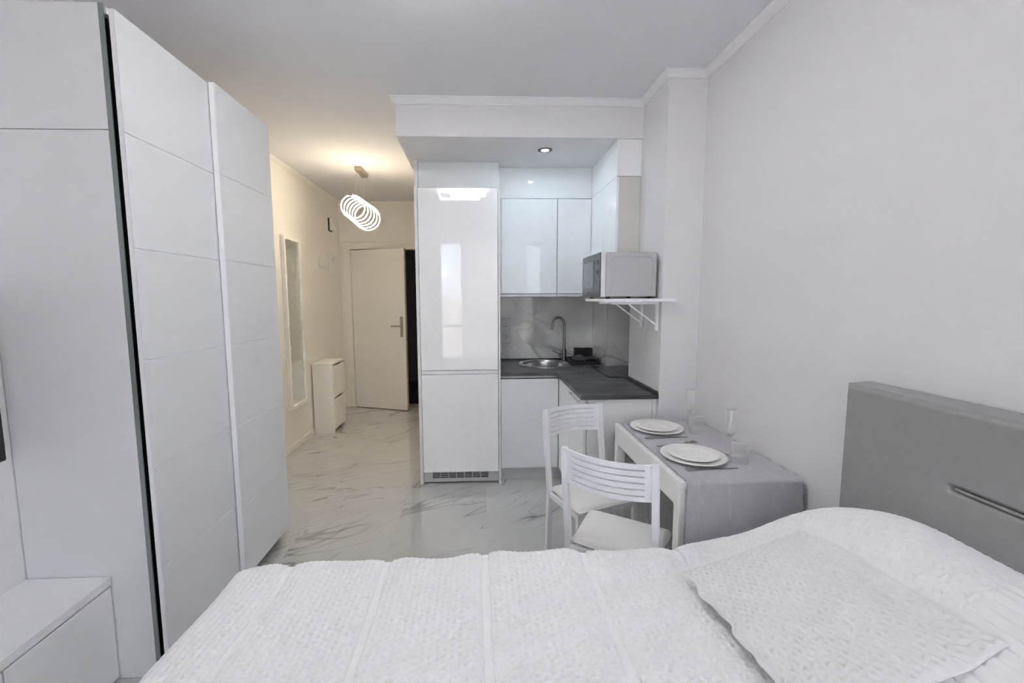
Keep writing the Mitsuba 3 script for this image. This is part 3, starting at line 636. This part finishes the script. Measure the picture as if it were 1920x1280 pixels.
add_plate(small, 0.974, 1.852, TT + 0.0115, 'small white plate stacked on the near dinner plate', 'small plates on the table')
add_plate(big, 0.990, 2.288, TT, 'large white dinner plate at the far place setting by the column', 'dinner plates on the table')
add_plate(small, 0.984, 2.272, TT + 0.0115, 'small white plate stacked on the far dinner plate', 'small plates on the table')

def walled(outer, inner): return outer + inner[::-1]
flute_p = walled([(0, 0), (0.030, 0.0), (0.0315, 0.0012), (0.030, 0.0028), (0.012, 0.006), (0.0048, 0.014), (0.0036, 0.03), (0.0036, 0.075), (0.006, 0.084), (0.014, 0.094), (0.0215, 0.110), (0.0255, 0.132), (0.0265, 0.155), (0.0255, 0.19), (0.0238, 0.217)],
                 [(0, 0.093), (0.006, 0.0945), (0.0195, 0.1115), (0.0240, 0.133), (0.0251, 0.155), (0.0242, 0.19), (0.0228, 0.217)])
tumb_p = walled([(0, 0), (0.031, 0.0), (0.034, 0.003), (0.0395, 0.094)], [(0, 0.011), (0.030, 0.012), (0.0330, 0.017), (0.0382, 0.094)])
RIMS = {'champagne_flute': (0.0233, 0.217), 'tumbler': (0.0388, 0.094)}
def rim_ring(R, z): return [(R - 0.0007, z), (R, z + 0.0009), (R + 0.0007, z), (R, z - 0.0009), (R - 0.0007, z)]
def glass_piece(name, prof, x, y, label, cat, group):
    k = thing(name, label, cat, group)
    part(k, 'bowl', lathe(prof, x, y, TT, 56), M_GLASS, 45)
    part(k, 'rim', lathe(rim_ring(*RIMS[name]), x, y, TT, 56), M_RIM, 45)
    if name == 'champagne_flute': part(k, 'bowl_base', lathe([(0, 0.086), (0.006, 0.0875), (0.013, 0.0945), (0.0175, 0.103), (0.014, 0.099), (0, 0.0925)], x, y, TT, 40), M_SOLID, 50)
    else: part(k, 'thick_base', lathe([(0, 0.0015), (0.031, 0.0015), (0.0318, 0.0095), (0, 0.0105)], x, y, TT, 40), M_SOLID, 50)
glass_piece('champagne_flute', flute_p, 1.164, 1.883, 'clear champagne flute behind the near plates', 'glass', 'champagne flutes on the table')
glass_piece('champagne_flute', flute_p, 1.182, 2.300, 'clear champagne flute beside the far plates, near the column', 'glass', 'champagne flutes on the table')
glass_piece('tumbler', tumb_p, 1.160, 1.797, 'clear glass tumbler next to the near flute', 'glass', 'tumblers on the table')
glass_piece('tumbler', tumb_p, 1.172, 2.205, 'clear glass tumbler next to the far flute', 'glass', 'tumblers on the table')

def flat_shape(poly, t): return prism(poly, t)
knife_h = Polygon([(-0.118, -0.008), (-0.118, 0.008), (-0.10, 0.0095), (-0.01, 0.0065), (0.0, 0.005), (0.0, -0.005), (-0.01, -0.0065), (-0.10, -0.0095)])
knife_b = Polygon([(-0.001, -0.005), (-0.001, 0.005), (0.015, 0.009), (0.095, 0.0085), (0.112, 0.003), (0.118, -0.004), (0.10, -0.0055)])
fork_h = Polygon([(-0.12, -0.008), (-0.12, 0.008), (-0.105, 0.009), (-0.02, 0.0045), (0.045, 0.0035), (0.058, 0.011), (0.075, 0.0125), (0.075, -0.0125), (0.058, -0.011), (0.045, -0.0035), (-0.02, -0.0045), (-0.105, -0.009)])
def cutlery(kind, x0, y0, x1, y1, label, group):
    p, q = np.array([x0, y0]), np.array([x1, y1]); dv = (q - p) / np.linalg.norm(q - p); mid = (p + q) / 2
    cols = [np.array([dv[0], dv[1], 0]), np.array([-dv[1], dv[0], 0]), np.array([0, 0, 1.0])]; o = (mid[0], mid[1], TT)
    k = thing(kind, label, kind, group)
    if kind == 'knife':
        part(k, 'handle', place(flat_shape(knife_h, 0.005), cols, o), M_CUTLERY); part(k, 'blade', place(flat_shape(knife_b, 0.002), cols, o), M_CUTLERY)
    else:
        part(k, 'handle', place(flat_shape(fork_h, 0.003), cols, o), M_CUTLERY)
        for t_ in (-0.0105, -0.0035, 0.0035, 0.0105): part(k, 'tine', place(bx(0.074, 0.118, t_ - 0.0016, t_ + 0.0016, 0.0, 0.003, 0.0004), cols, o), M_CUTLERY)
cutlery('knife', 0.878, 1.716, 1.113, 1.728, 'steel knife lying before the near plates', 'knives on the table')
cutlery('knife', 0.862, 2.127, 1.097, 2.140, 'steel knife lying before the far plates', 'knives on the table')
cutlery('fork', 0.872, 2.005, 1.108, 2.070, 'steel fork lying behind the near plates', 'forks on the table')
cutlery('fork', 0.866, 2.372, 1.085, 2.418, 'steel fork lying behind the far plates', 'forks on the table')

# ------------------------------------------------------------------ chairs
def chair(origin, fwd, label):
    f = np.array([fwd[0], fwd[1], 0.0]); f /= np.linalg.norm(f); r = np.array([f[1], -f[0], 0.0])
    cols = [r, f, np.array([0, 0, 1.0])]; o = (origin[0], origin[1], 0)
    P = lambda mesh: place(mesh, cols, o)
    k = thing('chair', label, 'chair', 'white slat back chairs at the table')
    HW = 0.184
    for s_ in (-1, 1):
        pts = [(s_ * HW, 0.035, 0.0), (s_ * HW, 0.052, 0.43), (s_ * HW, 0.012, 0.72), (s_ * HW, -0.002, 0.872)]
        seg = []
        for a, b in zip(pts[:-1], pts[1:]):
            hull = [(a[0] + i * 0.0125, a[1] + j * 0.0125, a[2]) for i in (-1, 1) for j in (-1, 1)] + [(b[0] + i * 0.0125, b[1] + j * 0.0125, b[2]) for i in (-1, 1) for j in (-1, 1)]
            seg.append(trimesh.Trimesh(hull).convex_hull)
        part(k, 'rear_leg', P(cat_(*seg)), M_CHAIR)
        a, b = (s_ * 0.176, 0.330, 0.0), (s_ * 0.176, 0.325, 0.415)
        part(k, 'front_leg', P(trimesh.Trimesh([(a[0] + i * 0.0115, a[1] + j * 0.0115, a[2]) for i in (-1, 1) for j in (-1, 1)] + [(b[0] + i * 0.0115, b[1] + j * 0.0115, b[2]) for i in (-1, 1) for j in (-1, 1)]).convex_hull), M_CHAIR)
        part(k, 'side_rail', P(bx(s_ * 0.180 - 0.009, s_ * 0.180 + 0.009, 0.05, 0.325, 0.388, 0.418, 0.002)), M_CHAIR)
    part(k, 'front_rail', P(bx(-0.168, 0.168, 0.316, 0.334, 0.388, 0.418, 0.002)), M_CHAIR)
    part(k, 'rear_rail', P(bx(-0.175, 0.175, 0.042, 0.060, 0.388, 0.418, 0.002)), M_CHAIR)
    # curved slotted back
    def strip(x0, x1, z0, z1, n=18, t=0.0055):
        xs = np.linspace(x0, x1, n); V = []
        for x in xs:
            y = -0.048 * (1 - (x / 0.172) ** 2) + 0.006
            for z in (z0, z1):
                yl = y - 0.09 * (z - 0.80)
                V += [(x, yl - t, z), (x, yl + t, z)]
        V = np.array(V).reshape(n, 4, 3); Fc = []
        idx = np.arange(n * 4).reshape(n, 4); loop = [0, 1, 3, 2]
        for i in range(n - 1):
            for q in range(4):
                a, b = loop[q], loop[(q + 1) % 4]
                Fc += [[idx[i, a], idx[i, b], idx[i + 1, b]], [idx[i, a], idx[i + 1, b], idx[i + 1, a]]]
        Fc += [[0, 2, 3], [0, 3, 1]]; e_ = (n - 1) * 4; Fc += [[e_, e_ + 3, e_ + 2], [e_, e_ + 1, e_ + 3]]
        m_ = trimesh.Trimesh(V.reshape(-1, 3), Fc, process=False); m_.fix_normals(); return m_
    B0, B1 = 0.717, 0.867
    bk = part(k, 'backrest', P(strip(-0.1720, -0.147, B0, B1, 5)), M_CHAIR, 30)
    part(bk, 'end_plate', P(strip(0.147, 0.1720, B0, B1, 5)), M_CHAIR, 30)
    pitch_ = (B1 - B0 + 0.0065) / 6
    for j in range(6):
        part(bk, 'slat', P(strip(-0.147, 0.147, B0 + j * pitch_, B0 + (j + 1) * pitch_ - 0.0065)), M_CHAIR, 30)
    # padded seat
    nu, nv = 33, 33
    uu = np.linspace(-1, 1, nu); vv = np.linspace(-1, 1, nv); U, V_ = np.meshgrid(uu, vv)
    yy = 0.200 + V_ * 0.154; hw = 0.172 + 0.026 * (V_ + 1) / 2
    ex = np.abs(U) ** 8; ey = np.abs(V_) ** 8
    # rounded corners
    rr_ = 1 - 0.028 * (np.abs(U) ** 6) * (np.abs(V_) ** 6)
    prof_ = np.clip(1 - np.maximum(ex, ey), 0, 1) ** 0.5
    ztop = 0.433 + 0.024 * prof_ + 0.006 * (1 - U ** 2) * (1 - V_ ** 2); zbot = 0.433 - 0.014 * prof_
    Pt = np.stack([U * hw * rr_, 0.200 + (yy - 0.200) * rr_, ztop], -1); Pb = np.stack([U * hw * rr_, 0.200 + (yy - 0.200) * rr_, zbot], -1)
    gt, gb = grid_mesh(Pt), grid_mesh(Pb); gb.invert()
    mm = cat_(gt, gb); mm.merge_vertices(); mm.fix_normals()
    part(k, 'seat', P(mm), M_SEAT, 50, label='padded white leatherette seat')
    return k
chair((0.544, 2.392), (0.355, -0.935), 'white metal slat back chair farther away, near the kitchenette, facing the bed')
chair((0.512, 1.627), (0.568, 0.823), 'nearer white metal slat back chair at the bed edge, seat pushed under the table')

# ------------------------------------------------------------------ bed
bd = thing('bed', 'double bed with a padded silver grey headboard against the right wall', 'bed')
HY0, HY1, HZ0, HZ1 = -0.06, 1.366, 0.10, 1.212
def headboard():
    ys = np.concatenate([np.linspace(HY0, 0.6, 40), np.linspace(0.61, HY1 - 0.05, 120), np.sort(np.concatenate([HY1 - 0.05 * (1 - np.linspace(0.05, 1, 18)), [HY1 - 0.003, HY1 - 0.0005]]))])
    zs = np.unique(np.concatenate([np.linspace(HZ0, 0.9, 30), np.linspace(0.9, 1.10, 110), np.linspace(1.1, HZ1 - 0.05, 20), HZ1 - 0.05 * (1 - np.linspace(0, 1, 18)), [HZ1 - 0.003, HZ1 - 0.0005]]))
    Y, Z = np.meshgrid(ys, zs)
    ed = np.minimum(np.minimum(HY1 - Y, HZ1 - Z), Y - HY0)
    rnd = 0.022
    k = np.clip(ed / rnd, 0, 1); prof = np.sqrt(np.clip(1 - (1 - k) ** 2, 0, 1))
    X = XR - 0.003 - 0.066 * np.clip(ed / 0.003, 0, 1) - 0.024 * prof
    # soft padding and the stitched slot
    X -= 0.010 * np.clip(ed / 0.3, 0, 1) ** 0.6
    yend = 1.030
    zc = 0.995
    dist = np.sqrt(np.maximum(0, Y - yend) ** 2 + (Z - zc) ** 2)
    X += (0.016 * np.exp(-(dist / 0.055) ** 1.2) + 0.022 * np.exp(-(dist / 0.007) ** 2)) * np.clip((ed - 0.005) / 0.05, 0, 1)
    return X, Y, Z
X_, Y_, Z_ = headboard()
front = grid_mesh(np.stack([X_, Y_, Z_], -1))
back = bx(XR - 0.060, XR - 0.003, HY0 + 0.01, HY1 - 0.01, HZ0, HZ1 - 0.01, 0.004)
hb = part(bd, 'headboard', front, M_LEATHER, smooth=True, label='silver grey padded headboard')
part(hb, 'back_board', back, M_LEATHER)
part(hb, 'piping', tube([(XR - 0.0805, 1.024, 0.9945), (XR - 0.0825, 1.0, 0.9942), (XR - 0.0825, 0.0, 0.9942)], [0.0028, 0.0042, 0.0042], 8), M_LEATHER, 60)
part(bd, 'base', bx(-0.76, 1.20, 0.06, 1.37, 0.06, 0.30, 0.01), M_WARD)
part(bd, 'mattress', bx(-0.78, 1.20, 0.04, 1.39, 0.30, 0.53, 0.03), M_SHAM)
for x in (-0.70, 1.10):
    for y in (0.12, 1.30): part(bd, 'leg', bx(x - 0.03, x + 0.03, y - 0.03, y + 0.03, 0, 0.06, 0.004), M_BLACKPLA)

def petals(x, y, a=0.042, w=0.19):
    """Quilting relief in [0, 1]: leaf shapes along the edges of a triangular lattice."""
    h = np.zeros_like(x)
    for ang in (0, math.pi / 3, 2 * math.pi / 3):
        c, s = math.cos(ang), math.sin(ang)
        u, v = (x * c + y * s) / a, (-x * s + y * c) / a
        row = np.round(v / (math.sqrt(3) / 2))
        vv = v - row * math.sqrt(3) / 2
        uu = u - 0.5 * (row % 2)
        ss = uu - np.floor(uu) - 0.5
        ww = w * 1.25 * np.maximum(1 - (2 * ss) ** 2, 1e-4)
        h = np.maximum(h, np.sqrt(np.clip(1 - (vv / ww) ** 2, 0, 1)) * np.clip(ww / w, 0, 1) ** 0.7)
    return h

SEAMS = (-0.66, -0.325, 0.018, 0.372, 0.712)
def bed_top(X, Y):
    hump = np.clip((X - 0.72) / 0.43, 0, 1); hump = hump * hump * (3 - 2 * hump)
    fall = np.clip(1 - (np.maximum(0, Y - 1.0) / 0.46) ** 2, 0.0, 1) ** 0.7
    dipe = np.clip((X - 1.15) / 0.08, 0, 1)
    z = 0.572 + (0.312 * hump - 0.020 * dipe ** 2) * fall
    z += 0.006 * np.sin(X * 5.0 + 1.0) * np.sin(Y * 6.0)
    # loose diagonal folds
    for (x0, y0, dx, dy, L, wd, am) in ((0.20, 1.22, 0.9, 0.43, 0.22, 0.020, 0.006), (0.15, 1.05, 0.95, 0.3, 0.25, 0.022, 0.007), (-0.20, 1.10, 0.7, 0.7, 0.2, 0.02, 0.005), (0.55, 1.15, 0.9, 0.35, 0.18, 0.02, 0.005), (0.60, 1.36, 0.95, 0.25, 0.25, 0.03, 0.008), (-0.02, 1.17, 0.97, 0.2, 0.3, 0.02, 0.005), (-0.45, 1.2, 0.4, 0.9, 0.2, 0.03, 0.004)):
        n_ = math.hypot(dx, dy); dx, dy = dx / n_, dy / n_
        s_ = (X - x0) * dx + (Y - y0) * dy; t_ = -(X - x0) * dy + (Y - y0) * dx
        z += am * np.exp(-(s_ / L) ** 2) * (np.exp(-(t_ / wd) ** 2) - 0.7 * np.exp(-((t_ + 1.6 * wd) / wd) ** 2))
    return z
def quilt_detail(X, Y):
    q = 0.0090 * petals(X / 1.12, Y, 0.035)
    for k, sx in enumerate(SEAMS):
        wob = 0.0015 * np.sin(Y * 7 + k)
        for e_ in (-0.0125, 0.0125):
            dd = np.abs(X - sx - wob - e_)
            q -= 0.010 * np.exp(-(dd / 0.0028) ** 2)
        inside = np.exp(-((X - sx - wob) / 0.011) ** 8)
        q = q * (1 - inside) + inside * (0.0015 + 0.002 * np.sin(Y * 2 * math.pi / 0.04) + 0.0)
        q += 0.006 * np.exp(-((np.abs(X - sx) - 0.06) / 0.045) ** 2) - 0.004 * np.exp(-((X - sx) / 0.03) ** 2)
    return q
def cover():
    EXL, EYF, EYN, Rr = -0.852, 1.468, -0.02, 0.055
    # parameter lines: (position, drop) with a rounded edge
    def edge(n, nd, bottom):
        a = np.linspace(math.pi / 2, 0, n); pos = Rr * (1 - np.sin(a)); drop = Rr * (1 - np.sin(a)) 
        pos = Rr - Rr * np.sin(np.linspace(0, math.pi / 2, n)); drop = Rr - Rr * np.cos(np.linspace(0, math.pi / 2, n))
        pos = np.concatenate([pos, np.zeros(nd)]); drop = np.concatenate([drop, Rr + np.linspace(0.02, bottom, nd)])
        return pos[::-1], drop[::-1]       # from the bottom up to the rim
    px, dx_ = edge(14, 14, 0.33)
    xs = np.concatenate([EXL + px, np.arange(EXL + Rr + 0.0034, 1.228, 0.0034)]); xd = np.concatenate([dx_, np.zeros(len(xs) - len(dx_))])
    fine = np.concatenate([np.arange(sx + e_ * 0.0125 - 0.007, sx + e_ * 0.0125 + 0.007, 0.0012) for sx in SEAMS for e_ in (-1, 1)])
    xs = np.sort(np.concatenate([xs, fine])); xd = np.concatenate([xd, np.zeros(len(fine))])
    py, dy_ = edge(14, 14, 0.33)
    far = EYF - py[::-1]; fard = dy_[::-1]
    ys = np.concatenate([EYN + py[::2], np.arange(EYN + Rr + 0.02, 0.80, 0.03), np.arange(0.80, EYF - Rr - 0.002, 0.0034), far]); 
    yd = np.zeros(len(ys)); yd[:len(py[::2])] = dy_[::2]; yd[-len(far):] = fard
    X, Y = np.meshgrid(xs, ys); DX, DY = np.meshgrid(xd, yd)
    drop = (DX ** 3 + DY ** 3) ** (1 / 3)
    drop = np.minimum(drop, 0.40)
    k = np.clip(1 - drop / 0.05, 0, 1)
    z = bed_top(X, Y) - drop + quilt_detail(X, Y) * np.where(drop < 0.06, 1, 0.3)
    hump = np.clip((bed_top(X, Y) - 0.60), 0, 1) * np.clip(drop / 0.3, 0, 1)
    z -= hump * 0.8
    # irregular hem line and rounded corner
    wob = 0.007 * np.sin(X * 9.0) + 0.005 * np.sin(X * 23 + 1)
    Y = Y + np.where(Y > 1.2, wob * np.clip((Y - 1.2) / 0.2, 0, 1), 0) + np.where(Y > 1.2, 0.045 * np.clip((X + 0.8) / 1.7, 0, 1) * np.clip((Y - 1.2) / 0.25, 0, 1), 0)
    cor = np.clip((EXL + 0.16 - X) / 0.16, 0, 1) ** 2 * np.clip((Y - 1.30) / 0.17, 0, 1)
    Y = Y - 0.045 * cor
    X = X + np.where(X < -0.6, 0.006 * np.sin(Y * 11), 0)
    return np.stack([X, Y, z], -1)
single('bedspread', grid_mesh(cover()), M_QUILT, 'white quilted bedspread with leaf stitching covering the whole bed', 'bedspread', smooth=True)

# cushion lying on the quilt, leaning on the raised head end
def cushion():
    L, Tt, R, B = (np.array(p) for p in ((0.648, 1.272, 0.605), (1.005, 1.245, 0.752), (1.020, 0.722, 0.800), (0.655, 0.740, 0.615)))
    n_ = 190
    u = np.linspace(0, 1, n_); U, V = np.meshgrid(u, u)     # u: L->Tt (up the slope), v: L->B (towards the camera)
    a, b = 2 * U - 1, 2 * V - 1
    # edges drawn in between the corners
    Uc = U + 0.028 * (1 - b ** 2) * (-a) ; Vc = V + 0.02 * (1 - a ** 2) * (-b)
    P = (1 - Uc)[..., None] * ((1 - Vc)[..., None] * L + Vc[..., None] * B) + Uc[..., None] * ((1 - Vc)[..., None] * Tt + Vc[..., None] * R)
    nrm = np.cross(Tt - L, B - L); nrm /= np.linalg.norm(nrm); nrm *= np.sign(nrm[2])
    e = np.clip(1 - np.abs(a) ** 2.6, 0, 1) ** 0.8 * np.clip(1 - np.abs(b) ** 2.6, 0, 1) ** 0.8
    wave = 0.010 * np.sin(V * 12.5 + 0.3) * np.clip(1 - U * 2.6, 0, 1) + 0.020 * np.sin(math.pi * np.clip(V, 0, 1) ** 0.8) * np.clip(1 - U * 3.0, 0, 1) ** 2
    P = P + (np.clip(1 - U * 5, 0, 1) * (0.007 * np.sin(V * 19) + 0.004 * np.sin(V * 41 + 1)))[..., None] * np.array([1.0, 0, 0])
    lat = np.stack([U * 0.46, V * 0.56], -1)
    det = 0.0066 * petals(lat[..., 0] * 0.9 + lat[..., 1] * 0.42, -lat[..., 0] * 0.42 + lat[..., 1] * 0.9, 0.034)
    top = P + nrm * (0.050 * e + 0.006 + wave)[..., None]
    top[..., 2] += 0.012 * np.exp(-((U - 0.55) / 0.2) ** 2) * np.sin(V * 6)
    bot = P + nrm * (-0.03 * e + 0.0 + wave * 0.15)[..., None] + (np.clip(1 - U * 6, 0, 1) * 0.012)[..., None] * np.array([1.0, 0, 0])
    bed_z = bed_top(bot[..., 0], bot[..., 1]) + 0.011
    bot[..., 2] = np.maximum(bot[..., 2], bed_z); top[..., 2] = np.maximum(top[..., 2], np.maximum(bot[..., 2], bed_top(top[..., 0], top[..., 1]) + 0.011) + 0.004)
    top = top + nrm * (det * np.clip(np.minimum(1 - np.abs(a), 1 - np.abs(b)) * 25, 0, 1))[..., None]
    g0, g1 = grid_mesh(top), grid_mesh(bot); 
    if g0.face_normals[:, 2].mean() < 0: g0.invert()
    if g1.face_normals[:, 2].mean() > 0: g1.invert()
    rim = []
    def side(A, C):
        return grid_mesh(np.stack([A, C], 0))
    m_ = cat_(g0, g1, side(top[0], bot[0]), side(top[-1], bot[-1]), side(top[:, 0], bot[:, 0]), side(top[:, -1], bot[:, -1]))
    return m_
single('cushion', cushion(), M_SHAM, 'white quilted cushion lying askew on the bedspread before the headboard', 'cushion', smooth=40)
